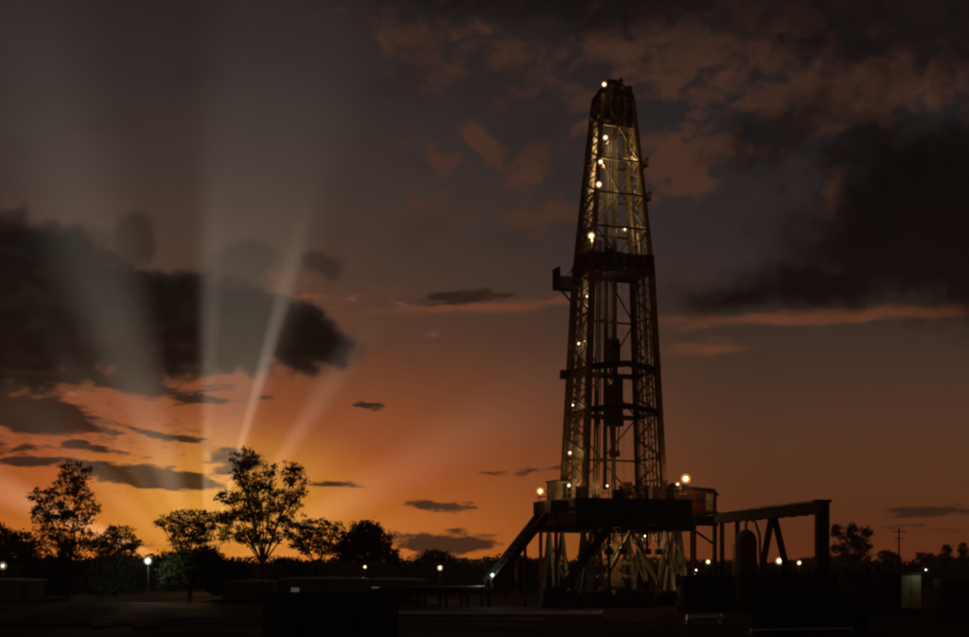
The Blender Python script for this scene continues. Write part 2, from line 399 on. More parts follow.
# ------------------------------------------------------------------ ground
def ground():
    ys = [-40, 0, 20] + [20 + i * 3.0 for i in range(1, 61)] + [210, 225, 245, 270, 300, 350, 420, 520, 650, 850]
    vs = []; fs = []; n = 91
    for y in ys:
        half = 60 + max(y, 0) * .9
        for i in range(n):
            x = (i / (n - 1) * 2 - 1) * half
            h = .28 * mnoise.noise(Vector((x * .07, y * .09, 0))) + .12 * mnoise.noise(Vector((x * .3, y * .35, 5)))
            d = math.hypot((x - 17) / 24, (y - 132) / 30)
            h *= min(1, max(0, (d - .8) / .5)) * (1 if y < 230 else .4)
            vs.append((x, y, h - .02))
    for k in range(len(ys) - 1):
        for i in range(n - 1):
            a = k * n + i; fs.append((a, a + 1, a + n + 1, a + n))
    o = link('ground', mesh('ground', vs, fs, M['ground'], True)); o['kind'] = 'structure'
    # trodden track across the front of the pad
    vs = []; fs = []
    for i in range(81):
        x = -48 + i * 1.15; yc = 92 + 3 * math.sin(x * .05) - x * .02
        for k in range(5):
            w = (k / 4 - .5) * 7 + .6 * mnoise.noise(Vector((x * .4, k * 3.1, 2)))
            y = yc + w
            h = .28 * mnoise.noise(Vector((x * .07, y * .09, 0))) + .12 * mnoise.noise(Vector((x * .3, y * .35, 5)))
            d = math.hypot((x - 17) / 24, (y - 132) / 30)
            h *= min(1, max(0, (d - .8) / .5))
            vs.append((x, y, h + .03))
    for i in range(80):
        for k in range(4):
            a = i * 5 + k; fs.append((a, a + 5, a + 6, a + 1))
    o = link('dirt_track', mesh('dirt_track', vs, fs, M['track'], True)); o['kind'] = 'structure'
ground()
def gh(x, y):
    h = .28 * mnoise.noise(Vector((x * .07, y * .09, 0))) + .12 * mnoise.noise(Vector((x * .3, y * .35, 5)))
    d = math.hypot((x - 17) / 24, (y - 132) / 30)
    return h * min(1, max(0, (d - .8) / .5)) * (1 if y < 230 else .4) - .02

# ------------------------------------------------------------------ the rig
DR = 138.0; PH = R(20); K = DR / F
RX, RY = gx(613, DR), DR
def zpx(py): return CAMH - (py - HOR) * K
ZF = zpx(501)            # rig floor, about 10.8 m
cs, sn = math.cos(PH), math.sin(PH)
DB = .66          # depth of the mast against its width
HW = [(zpx(501), 50), (zpx(265), 37), (zpx(150), 24.5), (zpx(92), 18)]
def outer(z):
    for (z0, a), (z1, b) in zip(HW, HW[1:]):
        if z <= z1: return (a + (b - a) * (z - z0) / (z1 - z0)) * K
    return HW[-1][1] * K
def cor(sx, sy, z):
    a = outer(z) / (cs + DB * sn); return Vector((sx * a, sy * a * DB, z))
mast = thing('drilling_mast', 'tall tapering lattice drilling mast strung with lamps, standing on the rig floor', 'derrick', (RX, RY, 0), PH)
LV = [zpx(y) for y in (501, 458, 414, 372, 318, 266, 232, 198, 164, 130, 100)]
st_ = M['steel']
for sx in (-1, 1):
    for sy in (-1, 1):
        for (z0, z1) in zip(LV, LV[1:]):
            bar('leg', mast, cor(sx, sy, z0), cor(sx, sy, z1), .54 if z0 < 33 else .42, st_, kind='ibeam')
for i, z in enumerate(LV):
    if i == 0: continue
    big_ = i in (2, 3)
    w = .42 if big_ else .22
    for sx in (-1, 1): bar('girt', mast, cor(sx, -1, z), cor(sx, 1, z), w, st_, kind='ibeam')
    bar('girt', mast, cor(-1, 1, z), cor(1, 1, z), .5 if big_ else .2, st_, kind='ibeam')
    if i >= 6: bar('girt', mast, cor(-1, -1, z), cor(1, -1, z), .18, st_, kind='ibeam')
for i, (z0, z1) in enumerate(zip(LV, LV[1:])):
    zm = (z0 + z1) / 2
    for sx in (-1, 1):
        bar('brace', mast, cor(sx, -1, z0), cor(sx, 1, zm), .22, st_); bar('brace', mast, cor(sx, 1, zm), cor(sx, -1, z1), .22, st_)
        bar('brace', mast, cor(sx, -1, zm), cor(sx, 1, zm), .13, st_)
        bar('brace', mast, cor(sx, 1, z0), cor(sx, -1, zm), .11, st_); bar('brace', mast, cor(sx, -1, zm), cor(sx, 1, z1), .11, st_)
    a, b = (z0, z1) if i % 2 == 0 else (z1, z0)
    mid = (cor(-1, 1, b) + cor(1, 1, b)) / 2
    bar('brace', mast, cor(-1, 1, a), mid, .13, st_); bar('brace', mast, cor(1, 1, a), mid, .13, st_)
    if i >= 5:
        mid = (cor(-1, -1, b) + cor(1, -1, b)) / 2
        bar('brace', mast, cor(-1, -1, a), mid, .12, st_); bar('brace', mast, cor(1, -1, a), mid, .12, st_)
# belly beam carried in front of the open face
for i in (2, 3):
    z = LV[i]; pk = Vector((0.3, -outer(z) * .62, z + .5))
    bar('belly_beam', mast, cor(-1, -1, z), pk, .6, M['dark'], kind='ibeam'); bar('belly_beam', mast, pk, cor(1, -1, z), .55, M['dark'], kind='ibeam')
# guide rails of the top drive
for x in (-.62, .62):
    bar('guide_rail', mast, (x * .8, .9, ZF + 1.2), (x * .8, .5, zpx(108)), .34, M['dark'], kind='ibeam')
for z in (LV[1], LV[2], LV[3], LV[4], LV[5]):
    bar('rail_tie', mast, (-.62, .9, z), (-.62, cor(1, 1, z).y, z), .16, st_); bar('rail_tie', mast, (.62, .9, z), (.62, cor(1, 1, z).y, z), .16, st_)
# standpipe, ladder with cage, cable tray
bar('standpipe', mast, cor(1, -1, ZF) + Vector((-.5, .5, 0)), cor(1, -1, LV[4]) + Vector((-.4, .4, 0)), .2, M['grey'], kind='tube')
bar('standpipe', mast, cor(-1, -1, ZF) + Vector((.45, .4, 0)), cor(-1, -1, LV[3]) + Vector((.4, .4, 0)), .18, M['grey'], kind='tube')
for (z0, z1) in zip(LV, LV[1:-1]):
    p, q = cor(1, .1, z0) + Vector((.35, 0, 0)), cor(1, .1, z1) + Vector((.35, 0, 0))
    for dy_ in (-.22, .22): bar('ladder_rail', mast, p + Vector((0, dy_, 0)), q + Vector((0, dy_, 0)), .08, M['grey'])
    n = int((z1 - z0) / .6)
    for k in range(n):
        r_ = p.lerp(q, (k + .5) / n); bar('rung', mast, r_ - Vector((0, .22, 0)), r_ + Vector((0, .22, 0)), .05, M['grey'], kind='rod')
    for k in range(max(1, n // 2)):
        r_ = p.lerp(q, (k + .5) / max(1, n // 2))
        pts = [r_ + Vector((.75 * math.sin(t), -.42 * math.cos(t), 0)) for t in [math.pi * j / 6 for j in range(7)]]
        tubepath('cage_hoop', mast, pts, .035, M['grey'], 4)
    bar('cable_tray', mast, cor(-1, .2, z0) + Vector((.25, 0, 0)), cor(-1, .2, z1) + Vector((.25, 0, 0)), .5, M['grey'], .12)
for sx, n_ in ((-1, 5), (1, 6)):
    for k in range(n_):
        y = -.75 + 1.5 * k / (n_ - 1); i1 = 5 + (k * 3) % 5; inn = rnd.uniform(.15, .55)
        pts = [cor(sx, y, ZF + (LV[i1] - ZF) * t / 9) + Vector((-sx * inn + .05 * math.sin(t * 2.3 + k), .08 * math.cos(t * 1.7 + k), 0)) for t in range(10)]
        tubepath('service_line', mast, pts, rnd.choice((.06, .08, .11)), M['rubber' if k % 2 else 'grey'], 6)
for k in range(4):
    x = -1.5 + k * .95 + rnd.uniform(-.15, .15); zt_ = LV[5 + k % 3]
    bar('winch_line', mast, (x, -.4 + .3 * k, ZF + .4), (x * .6, -.2, zt_ + 6), .045, M['cable'], kind='rod')
# rest platforms on the ladder
for z in (LV[3], LV[7], LV[8]):
    p = cor(1, .1, z) + Vector((.9, 0, 0)); _box('rest_platform', mast, p, (1.2, 1.4, .12), M['dark'])
    _box('platform_guard', mast, p + Vector((.58, 0, .124)), (.06, 1.4, .9), M['dark'])
# outrigger bracket on the left of the lower belly girt
p = cor(-1, 1, LV[3]); _box('outrigger_bracket', mast, p + Vector((-.55, 0, -.6)), (.8, .7, .9), M['dark'])
# racking board (monkey board)
zb = zpx(277)
a = outer(zb) / (cs + DB * sn)
a -= .25
_box('racking_board', mast, (0, -.2, zb), (2 * a + .6, 2 * a * DB + .7, .3), M['dark'])
for i in range(7):
    x = -a + .6 + i * (2 * a - 1.2) / 6
    _box('finger', mast, (x, -a * DB - .85, zb + .05), (.16, 1.7, .2), M['dark'])
for (x0, y0, x1, y1) in ((-a - .3, -a * DB - .6, a + .3, -a * DB - .6), (-a - .3, a * DB, a + .3, a * DB), (a + .3, -a * DB - .6, a + .3, a * DB), (-a - .3, -a * DB - .6, -a - .3, a * DB)):
    n = 6
    for k in range(n):
        p = Vector((x0, y0, 0)).lerp(Vector((x1, y1, 0)), (k + .5) / n); L_ = math.hypot(x1 - x0, y1 - y0) / n - .06
        _box('guard_panel', mast, (p.x, p.y, zb + .304), (L_, .06, rnd.uniform(1.5, 2.0)) if y0 == y1 else (.06, L_, rnd.uniform(1.5, 2.0)), M['dark'])
# side basket sticking out on the left
bx_ = -a - 1.65
_box('side_basket', mast, (bx_, 1.2, zb - 1.4), (2.3, 1.9, .25), M['dark'])
for (ox, oy, sx_, sy_) in ((-1.1, 0, .08, 1.9), (0, -.9, 2.1, .08), (0, .9, 2.1, .08)):
    _box('basket_guard', mast, (bx_ + ox, 1.2 + oy, zb - 1.146), (sx_, sy_, .9 if sx_ > 1 else 1.9), M['dark'])
bar('basket_strut', mast, (bx_ - .7, 1.2, zb - 1.4), (-a - .1, 1.2, zb - 3.6), .16, M['dark'])
bar('basket_hanger', mast, (bx_ - .7, 1.2, zb - 1.2), (-a, 1.2, zb + 2.2), .09, M['dark'])
# crown
zc = zpx(100); ac = outer(zc) / (cs + DB * sn)
_box('water_table', mast, (0, 0, zc), (2 * ac + .3, 2 * ac * DB + .3, .3), M['dark'])
for x in (-.8, .8): bar('crown_beam', mast, (x, -ac * .9, zc + .55), (x, ac * .9, zc + .55), .3, M['dark'], .5, kind='ibeam')
for k in range(5):
    o = lathe('sheave', mast, [(.62, -.07), (.72, -.07), (.58, 0), (.72, .07), (.62, .07)], M['dark'], ((k - 2) * .3, 0, zc + .95)); o.rotation_euler = (0, R(90), 0)
for sx in (-1, 1):
    for sy in (-1, 1): bar('headframe_leg', mast, (sx * ac * .95, sy * ac * .8, zc + .3), (sx * .55, sy * .4, zc + 1.75), .24, M['dark'])
_box('headframe_cap', mast, (0, 0, zc + 1.7), (1.5, 1.2, .22), M['dark'])
for sx in (-1, 1): bar('headframe_tie', mast, (sx * ac * .75, -ac * .6, zc + 1.0), (sx * ac * .75, ac * .6, zc + 1.0), .16, M['dark'])
bar('crown_post', mast, (.85, .2, zc + 1.7), (1.0, .2, zc + 2.5), .2, M['dark']); bar('crown_arm', mast, (.1, .2, zc + 1.95), (1.25, .2, zc + 2.2), .16, M['dark'])
for k in range(5): _box('crown_guard', mast, ((-.8 + .4 * k) * ac, -ac * DB, zc + .304), (.36 * ac, .05, .55 + .2 * ((k * 2) % 3)), M['dark'])
for k in range(4):
    x = (-.75 + .5 * k) * ac
    _box('crown_panel', mast, (x, -ac * DB * 1.06, zc - 2.6 - .4 * (k % 2)), (.42 * ac, .06, 2.5 + .4 * (k % 2)), M['dark'])
    _box('crown_panel', mast, (x, ac * DB * 1.06, zc - 2.2), (.44 * ac, .06, 2.1), M['dark'])
for sx in (-1, 1): _box('crown_panel', mast, (sx * ac * 1.02, 0, zc - 2.4), (.06, 1.2 * ac, 2.3), M['dark'])
# lamps
def lp(px, py, ly):      # a lamp seen at photo pixel px,py, ly deep in the mast frame
    z = zpx(py); x = ((px - 613) * K + ly * sn) / cs
    return (x, ly, z)
lamp(mast, lp(602, 92, -1.5), 20, r=.18)
for (px, py, P, rr2) in ((603, 145, 260, .19), (598, 170, 260, .18), (596, 193, 300, .22), (588, 245, 220, .25)):
    z = zpx(py); lamp(mast, lp(px, py, -outer(z) * .70), P, r=rr2, off=(.5, .6, -.2))
for (px, py, P) in ((617, 192, 110), (626, 158, 90), (625, 228, 90)):
    lamp(mast, lp(px, py, .2), P, 'bulb', .08, off=(0, -.4, 0))
for (px, py, P, r_) in ((577, 347, 30, .10), (571, 408, 14, .08), (568, 455, 40, .13), (567, 487, 60, .13), (652, 360, 15, .08), (585, 300, 110, .08)):
    z = zpx(py); lamp(mast, lp(px, py, -.6), P, 'bulb', r_, off=(.35, -.5, 0))

# ---- hoisting gear
tb = thing('travelling_block', 'dark travelling block hung on wire lines in the middle of the mast', 'travelling block', (RX, RY, 0), PH)
zt = zpx(366)
_box('block_frame', tb, (0, -.1, zt), (1.15, .9, 2.2), M['dark'])
for k in range(4):
    o = lathe('sheave', tb, [(.5, -.06), (.62, -.06), (.5, 0), (.62, .06), (.5, .06)], M['dark'], ((k - 1.5) * .26, -.1, zt + 2.25)); o.rotation_euler = (0, R(90), 0)
for k in range(8): bar('drill_line', tb, ((k - 3.5) * .15, -.1 + .5 * (k % 2), zt + 2.4), ((k - 3.5) * .17, .5 * (k % 2) - .25, zc + .4), .06, M['cable'], kind='rod')
bar('hook_link', tb, (-.35, -.1, zt), (-.35, -.1, zt - 1.5), .2, M['dark']); bar('hook_link', tb, (.35, -.1, zt), (.35, -.1, zt - 1.5), .2, M['dark'])
tdv = thing('top_drive', 'bulky dark top drive hanging below the travelling block', 'top drive', (RX, RY, 0), PH)
z0 = zpx(430)
_box('motor_housing', tdv, (0, -.1, z0 + 1.6), (1.5, 1.3, 3.0), M['dark'])
_box('gear_case', tdv, (0, -.1, z0 + .4), (1.8, 1.2, 1.196), M['dark'])
lathe('blower', tdv, [(.4, 0), (.48, .1), (.48, .8), (.3, .95)], M['dark'], (.5, -.2, z0 + 4.604))
bar('elevator_link', tdv, (-.5, -.4, z0 + .6), (-.35, -.4, z0 - 2.4), .12, M['dark']); bar('elevator_link', tdv, (.5, -.4, z0 + .6), (.35, -.4, z0 - 2.4), .12, M['dark'])
_box('elevator', tdv, (0, -.4, z0 - 2.8), (.95, .6, .6), M['dark'])
tubepath('rotary_hose', tdv, [(-.8, -.3, z0 + 3), (-1.6, -.5, z0 + 2.2), (-2.2, -.8, z0 - .6), (-2.5, -1.2, z0 + .8), (-2.6, -1.5, z0 + 3.4), (-2.75, -1.7, z0 + 4.6)], .09, M['rubber'])
bar('drill_string', tdv, (0, -.1, z0 + .5), (0, -.1, ZF - 1.4), .55, M['pipe'], kind='tube')
# stands of drill pipe racked in the mast
for k in range(5):
    x = -3.35 + .17 * k; y = -2.35 + .12 * (k % 2)
    o = thing('drill_pipe_stand', 'long thin drill pipe stand racked upright inside the mast', 'drill pipe', (RX, RY, 0), PH, 'drill pipe racked in the mast')
    bar('pipe', o, (x, y, ZF + .03), (x * .76, y * .74, zb + 3.2), .13, M['pipe'], kind='rod')
    bar('tool_joint', o, (x, y, ZF + .03), (x * .999, y * .999, ZF + .7), .22, M['pipe'], kind='rod')

# ---- substructure and rig floor
sub = thing('rig_substructure', 'high steel substructure under the mast with raised floor and slanting lit legs', 'rig substructure', (RX, RY, 0), PH)
_box('floor_plate', sub, (0, 0, ZF - .25), (13.0, 10.0, .25), M['dark'])
for sy in (-4.9, 4.9):
    bar('floor_girder', sub, (-6.5, sy, ZF - .6), (6.5, sy, ZF - .6), .4, M['dark'], .68, kind='ibeam')
    bar('floor_girder', sub, (-6.5, sy, ZF - 2.9), (6.5, sy, ZF - 2.9), .4, M['dark'], .6, kind='ibeam')
    for i in range(13): _box('girder_panel', sub, (-6 + i, sy + (.06 if i % 2 else 0), ZF - 2.58), (.985, .1, 1.62), M['tank_blue' if i in (5, 6, 7, 8) else 'dark'])
for sx in (-6.4, 6.4):
    bar('floor_girder', sub, (sx, -4.68, ZF - .6), (sx, 4.68, ZF - .6), .3, M['dark'], .66, kind='ibeam')
    bar('floor_girder', sub, (sx, -4.68, ZF - 2.9), (sx, 4.68, ZF - 2.9), .3, M['dark'], .6, kind='ibeam')
for x in (-3.2, 0, 3.2): bar('floor_beam', sub, (x, -4.68, ZF - .62), (x, 4.68, ZF - .62), .3, M['dark'], .6, kind='ibeam')
for sx in (-1, 1):
    x = sx * 4.6
    bar('base_skid', sub, (x, -7.0, .75), (x, 7.0, .75), 1.7, M['dark'], 1.5, kind='ibeam')
    for sy in (-1, 1):
        zz = ZF - 3.2
        for off in (-.75, .75):
            bar('support_leg', sub, (x + off, sy * 4.4 - 1.6, 1.5), (x + off, sy * 4.4, zz), .34, M['white'], .42, kind='ibeam')
            bar('support_leg', sub, (x + off, sy * 4.4 + 1.6, 1.5), (x + off, sy * 4.4, zz), .34, M['white'], .42, kind='ibeam')
        bar('leg_tie', sub, (x - .75, sy * 4.4 - .8, 4.3), (x + .75, sy * 4.4 - .8, 4.3), .2, M['white'])
        bar('leg_tie', sub, (x - .75, sy * 4.4 + .8, 4.3), (x + .75, sy * 4.4 + .8, 4.3), .2, M['white'])
        for d_ in (-1, 1):
            bar('leg_brace', sub, (x + .75 * d_, sy * 4.4 - 1.5, 1.8), (x - .75 * d_, sy * 4.4 - .4, zz - 1), .14, M['white'])
    # slanted side legs spread outwards, as seen from the front
    bar('support_leg', sub, (x - 1.3, -5.2, 1.5), (x - .15, -5.0, zz), .3, M['white'], .36); bar('support_leg', sub, (x + 1.3, -5.2, 1.5), (x + .15, -5.0, zz), .3, M['white'], .36)
    bar('leg_tie', sub, (x - .9, -5.15, 3.4), (x + .9, -5.15, 3.4), .2, M['white'])
for (x0, x1) in ((-3.6, 0), (3.6, 0)):
    bar('cross_brace', sub, (x0, -4.2, 1.2), (x1, -4.2, ZF - 3.2), .3, M['white'], .34); bar('cross_brace', sub, (x0, 4.2, 1.2), (x1, 4.2, ZF - 3.2), .24, M['grey'])
_box('base_spreader', sub, (0, -5.6, 0), (7.4, .7, 1.0), M['dark']); _box('base_spreader', sub, (0, 5.6, 0), (7.4, .7, 1.0), M['dark'])
_box('skid_end', sub, (4.6, -7.25, 0), (1.9, .4, 1.9), M['yellow']); _box('skid_step', sub, (4.6, -7.75, 0), (1.6, .55, .9), M['yellow'])
_box('skid_end', sub, (-4.6, -7.25, 0), (1.9, .4, 1.5), M['dark'])
railing(sub, [(-6.4, -4.9), (6.4, -4.9)], ZF, M['grey']); railing(sub, [(-6.4, 4.9), (6.4, 4.9)], ZF, M['grey'])
railing(sub, [(-6.4, 1.6), (-6.4, 4.9)], ZF, M['grey']); railing(sub, [(-6.4, -4.9), (-6.4, -2.8)], ZF, M['grey'])
# right wing platform and left porch
_box('wing_platform', sub, (8.8, 0, ZF - 1.3), (4.6, 5.2, .3), M['dark'])
for y in (-2.4, 2.4):
    bar('wing_beam', sub, (6.5, y, ZF - 2.0), (11.0, y, ZF - 2.0), .34, M['dark'], 1.1, kind='ibeam'); bar('wing_post', sub, (10.6, y, 0), (10.6, y, ZF - 1.35), .34, M['dark'])
bar('wing_brace', sub, (10.6, -2.4, ZF - 4.5), (7.0, -2.4, ZF - 2.3), .2, M['dark'])
bar('wing_post', sub, (8.2, -2.4, 0), (8.2, -2.4, ZF - 2.5), .3, M['red'])
_box('porch', sub, (-7.4, -.8, ZF - 1.5), (1.8, 4.6, 1.3), M['dark'])
for y in (-2.8, 1.2): bar('porch_post', sub, (-7.6, y, 0), (-7.6, y, ZF - 1.5), .3, M['red'])
# lamps of the substructure
def sp(px, py, ly): return lp(px, py, ly)
lamp(sub, sp(538, 494, -1.5), 260, 'bulbo', .24, off=(0, -.6, .3))
bar('lamp_stalk', sub, Vector(sp(538, 494, -1.5)) - Vector((0, 0, 1.6)), Vector(sp(538, 494, -1.5)) - Vector((0, 0, .36)), .08, M['dark'])
lamp(sub, (-2.2, -3.0, ZF - 3.7), 200, 'bulb', .08, off=(0, -.3, -.4), name='work_lamp')
lamp(sub, (2.0, -3.2, ZF - 3.7), 150, 'bulb', .08, off=(0, -.3, -.4), name='work_lamp')
lamp(sub, (4.9, -8.6, 3.6), 90, 'bulb', .08, off=(0, .1, -.5), name='work_lamp')
bar('lamp_stalk', sub, (4.9, -8.5, .0), (4.9, -8.5, 3.25), .09, M['dark'])
lamp(sub, (-2.4, -3.6, ZF + 1.3), 90, 'bulb', .1, off=(.2, .3, .1), name='work_lamp')
lamp(sub, (5.2, -4.2, ZF + 1.6), 120, 'bulbo', .1, off=(.2, -.3, .1), name='work_lamp')

for k in range(9):
    x = -5.2 + k * 1.25 + rnd.uniform(-.3, .3); w_ = rnd.uniform(.6, 1.6); dp = rnd.uniform(.7, 2.2)
    tubepath('hanging_hose', sub, [(x, -4.3, ZF - 3.1), (x + w_ * .2, -4.4, ZF - 3.1 - dp * .8), (x + w_ * .5, -4.4, ZF - 3.1 - dp), (x + w_ * .8, -4.4, ZF - 3.1 - dp * .75), (x + w_, -4.3, ZF - 3.1)], .08, M['rubber'], 6)
for (x, y, a, b, h_) in ((-5.4, -3.6, 1.2, .9, 1.1), (-1.6, -4.1, .8, .7, .9), (3.0, -4.0, 1.4, .8, 1.3), (5.4, -3.4, .9, 1.1, 1.7)):
    _box('floor_locker', sub, (x, y, ZF + .004), (a, b, h_), M['grey' if a > 1 else 'dark'])
for x in (-2.6, -1.2, 1.6, 2.9):
    bar('hanger', sub, (x, -4.6, ZF - 3.2), (x, -4.6, ZF - 4.6 - rnd.random()), .2, M['dark']); _box('trolley', sub, (x, -4.6, ZF - 5.6), (.7, .5, .6), M['dark'])

# ---- blowout preventer under the floor
bop = thing('blowout_preventer', 'stacked flanged blowout preventer glowing amber under the rig floor', 'blowout preventer', (RX, RY, 0), PH)
lathe('spool', bop, [(.7, 0), (.7, .3), (.4, .35), (.4, 1.0), (.75, 1.05), (.75, 1.4), (.5, 1.45), (.5, 1.9), (.75, 1.95), (.75, 2.3)], M['yellow'], (0, 0, .0))
for z in (2.35, 3.75):
    _box('ram_body', bop, (0, 0, z), (1.3, 1.2, 1.1), M['yellow'])
    for sx in (-1, 1):
        o = lathe('ram_cylinder', bop, [(.32, 0), (.32, .8), (.2, .85), (.2, 1.3)], M['yellow'], (sx * .65, 0, z + .55)); o.rotation_euler = (0, R(90 * sx), 0)
    lathe('flange', bop, [(.7, 0), (.7, .25)], M['yellow'], (0, 0, z + 1.12))
lathe('annular', bop, [(.8, 0), (.95, .2), (.95, 1.1), (.6, 1.4), (.45, 1.5), (.45, 2.2)], M['yellow'], (0, 0, 5.15))

def pump(loc, rz, label, m):
    t = thing('mud_pump', label, 'pump', loc, rz, 'pump units at the foot of the rig')
    _box('skid', t, (0, 0, 0), (3.6, 1.8, .3), M['dark']); _box('power_end', t, (-.9, 0, .304), (1.5, 1.5, 1.5), m)
    o = lathe('gear_cover', t, [(.75, -.2), (.8, -.15), (.8, .15), (.75, .2)], m, (-.9, -.98, 1.1)); o.rotation_euler = (R(90), 0, 0)
    for k in (-.45, 0, .45):
        o = lathe('piston_barrel', t, [(.2, 0), (.2, 1.0), (.26, 1.05), (.26, 1.3)], m, (-.15, k, 1.0)); o.rotation_euler = (0, R(90), 0)
    _box('fluid_end', t, (1.35, 0, .304), (.5, 1.5, 1.1), m)
    lathe('pulsation_dampener', t, [(.15, 0), (.15, .3), (.3, .45), (.36, .75), (.28, 1.05), (.1, 1.15)], m, (1.35, 0, 1.41))
    tubepath('delivery_pipe', t, [(1.6, .4, .7), (2.1, .4, .75), (2.3, .4, 1.2), (2.3, .4, 2.6)], .1, M['pipe'])
pump((RX - 6.2, RY - 8.5, 0), R(10), 'dark mud pump skid at the foot of the rig stairs', M['tank_blue'])
pump((RX + 1.0, RY - 9.6, 0), R(-8), 'dark mud pump skid in front of the blowout preventer', M['tank_grey'])

# ---- V-door ramp, catwalk, stairs
ramp = thing('pipe_ramp', 'steep dark pipe ramp slanting down from the rig floor to the catwalk', 'ramp', (RX, RY, 0), PH)
rt = Vector((-7.6, -.8, ZF - .9)); rbm = Vector((-14.0, -.8, 2.35))
for y in (-2.0, .4):
    bar('ramp_rail', ramp, rt + Vector((0, y + .8, 0)), rbm + Vector((0, y + .8, 0)), .3, M['dark'], .7, kind='ibeam')
nr = 14
for k in range(nr):
    p = rt.lerp(rbm, (k + .5) / nr); d_ = (rbm - rt).normalized() * .3
    bar('ramp_plate', ramp, p - d_ + Vector((0, 0, .05)), p + d_ + Vector((0, 0, .05)), .08, M['dark'], 2.0) if False else bar('ramp_rib', ramp, p + Vector((0, -1.05, 0)), p + Vector((0, 1.05, 0)), .34, M['dark'], .14)
bar('ramp_prop', ramp, (-10.6, -2.0, 0), (-10.6, -2.0, 6.2), .26, M['red']) ; bar('ramp_prop', ramp, (-10.6, .4, 0), (-10.6, .4, 6.2), .26, M['red'])
catw = thing('pipe_catwalk', 'low steel pipe catwalk running out from the foot of the ramp', 'catwalk', (RX, RY, 0), PH)
for k in range(8): _box('deck_plate', catw, (-14.9 - k * 1.5, -.8, 1.7), (1.47, 2.2, .12), M['tank_grey'])
for y in (-1.8, .2): bar('side_beam', catw, (-14.1, y, 1.45), (-26.1, y, 1.45), .25, M['dark'], .5, kind='ibeam')
for k in range(6):
    for y in (-1.8, .2): bar('leg', catw, (-14.4 - k * 2.2, y, -.1), (-14.4 - k * 2.2, y, 1.3), .22, M['dark'])
lamp(catw, (-13.9, -1.4, 3.1), 120, 'bulbw', .13, off=(-.5, -.6, .4), name='foot_lamp')
bar('lamp_stalk', catw, (-13.9, -1.32, 1.6), (-13.9, -1.32, 2.74), .09, M['dark'])
for k in range(5):
    o = thing('casing_pipe', 'bare steel pipe lying lengthwise on the low catwalk', 'pipe', (RX, RY, 0), PH, 'pipes lying on the catwalk')
    bar('tube', o, (-15.0, -1.4 + k * .3, 1.94), (-25.2 + .2 * (k % 3), -1.4 + k * .3, 1.94), .24, M['pipe'], kind='tube')
    bar('coupling', o, (-14.7, -1.4 + k * .3, 1.94), (-15.0, -1.4 + k * .3, 1.94), .28, M['pipe'], kind='tube')
stair = thing('rig_stairs', 'dark open steel stairway climbing diagonally to the rig floor beside the ramp', 'stairs', (RX, RY, 0), PH)
s0 = Vector((-3.2, -5.9, ZF - 3.0)); s1 = Vector((-9.6, -5.9, .15))
for y in (-.55, .55):
    bar('stringer', stair, s0 + Vector((0, y, 0)), s1 + Vector((0, y, 0)), .12, M['dark'], .42)
    bar('handrail', stair, s0 + Vector((0, y, 1.0)), s1 + Vector((0, y, 1.0)), .08, M['dark'], kind='rod')
    for k in range(7):
        p = s0.lerp(s1, k / 6) + Vector((0, y, 0)); bar('rail_post', stair, p, p + Vector((0, 0, 1.0)), .07, M['dark'], kind='rod')
for k in range(26):
    p = s0.lerp(s1, (k + .5) / 26); _box('tread', stair, p + Vector((0, 0, .06)), (.3, 1.0, .05), M['dark'])
bar('landing_post', stair, (-3.0, -5.4, 0), (-3.0, -5.4, ZF - 3.1), .22, M['dark']); _box('landing', stair, (-2.5, -5.8, ZF - 3.0), (1.4, 1.3, .12), M['dark'])
for k in range(5):
    p0_ = Vector((-7.9 + k * .95, -5.3, 0))
s2 = Vector((-1.9, -6.0, ZF - 2.9)); s3 = Vector((1.4, -6.0, ZF - .1))
for y in (-.5, .4): bar('stringer', stair, s2 + Vector((0, y, 0)), s3 + Vector((0, y, 0)), .12, M['dark'], .36)
for k in range(12):
    p = s2.lerp(s3, (k + .5) / 12); _box('tread', stair, p, (.28, .8, .05), M['dark'])

# ---- doghouse on the wing
dog = thing('driller_cabin', 'boxy rust red driller cabin on the rig wing under an orange lamp', 'cabin', (RX, RY, 0), PH)
zd = ZF - .99
def prism(name, parent, prof, y0, y1, m):
    n = len(prof); v = [(x, y0, z) for x, z in prof] + [(x, y1, z) for x, z in prof]
    f = [tuple(range(n)), tuple(reversed(range(n, 2 * n)))] + [((i + 1) % n, i, i + n, (i + 1) % n + n) for i in range(n)]
    return link(name, mesh(name, v, f, m), parent)
prism('body', dog, [(6.75, zd), (10.95, zd), (10.95, zd + 1.6), (10.5, zd + 2.2), (6.75, zd + 2.5)], -2.2, 2.2, M['red'])
prism('roof', dog, [(6.55, zd + 2.52), (10.55, zd + 2.22), (11.1, zd + 1.62), (11.12, zd + 1.75), (10.6, zd + 2.36), (6.55, zd + 2.68)], -2.4, 2.4, M['dark'])
for x in (7.3, 8.6):
    w_ = _box('window', dog, (x + .3, -2.22, zd + 1.0), (.95, .05, .85), M['dark']); pn = _box('pane', dog, (x + .3, -2.255, zd + 1.06), (.82, .02, .73), M['glass'])
dr = _box('door', dog, (10.1, -2.22, zd + .05), (.8, .06, 1.8), M['grey'])
_box('door_handle', dog, (9.82, -2.27, zd + .95), (.05, .06, .2), M['dark'])
lamp(dog, sp(685, 479, -2.7), 420, 'bulbo', .30, off=(0, -.6, .3))
pz = Vector(sp(685, 479, -2.7)); bar('lamp_stalk', dog, (pz.x, -2.62, zd + 2.3), (pz.x, -2.62, pz.z - .36), .09, M['dark'])
for k, x in enumerate((6.9, 7.5, 9.2)): bar('vent_pipe', dog, (x, 1.2, zd + 2.4), (x, 1.2, zd + 3.2 + .3 * (k == 0)), .18, M['dark'], kind='tube')
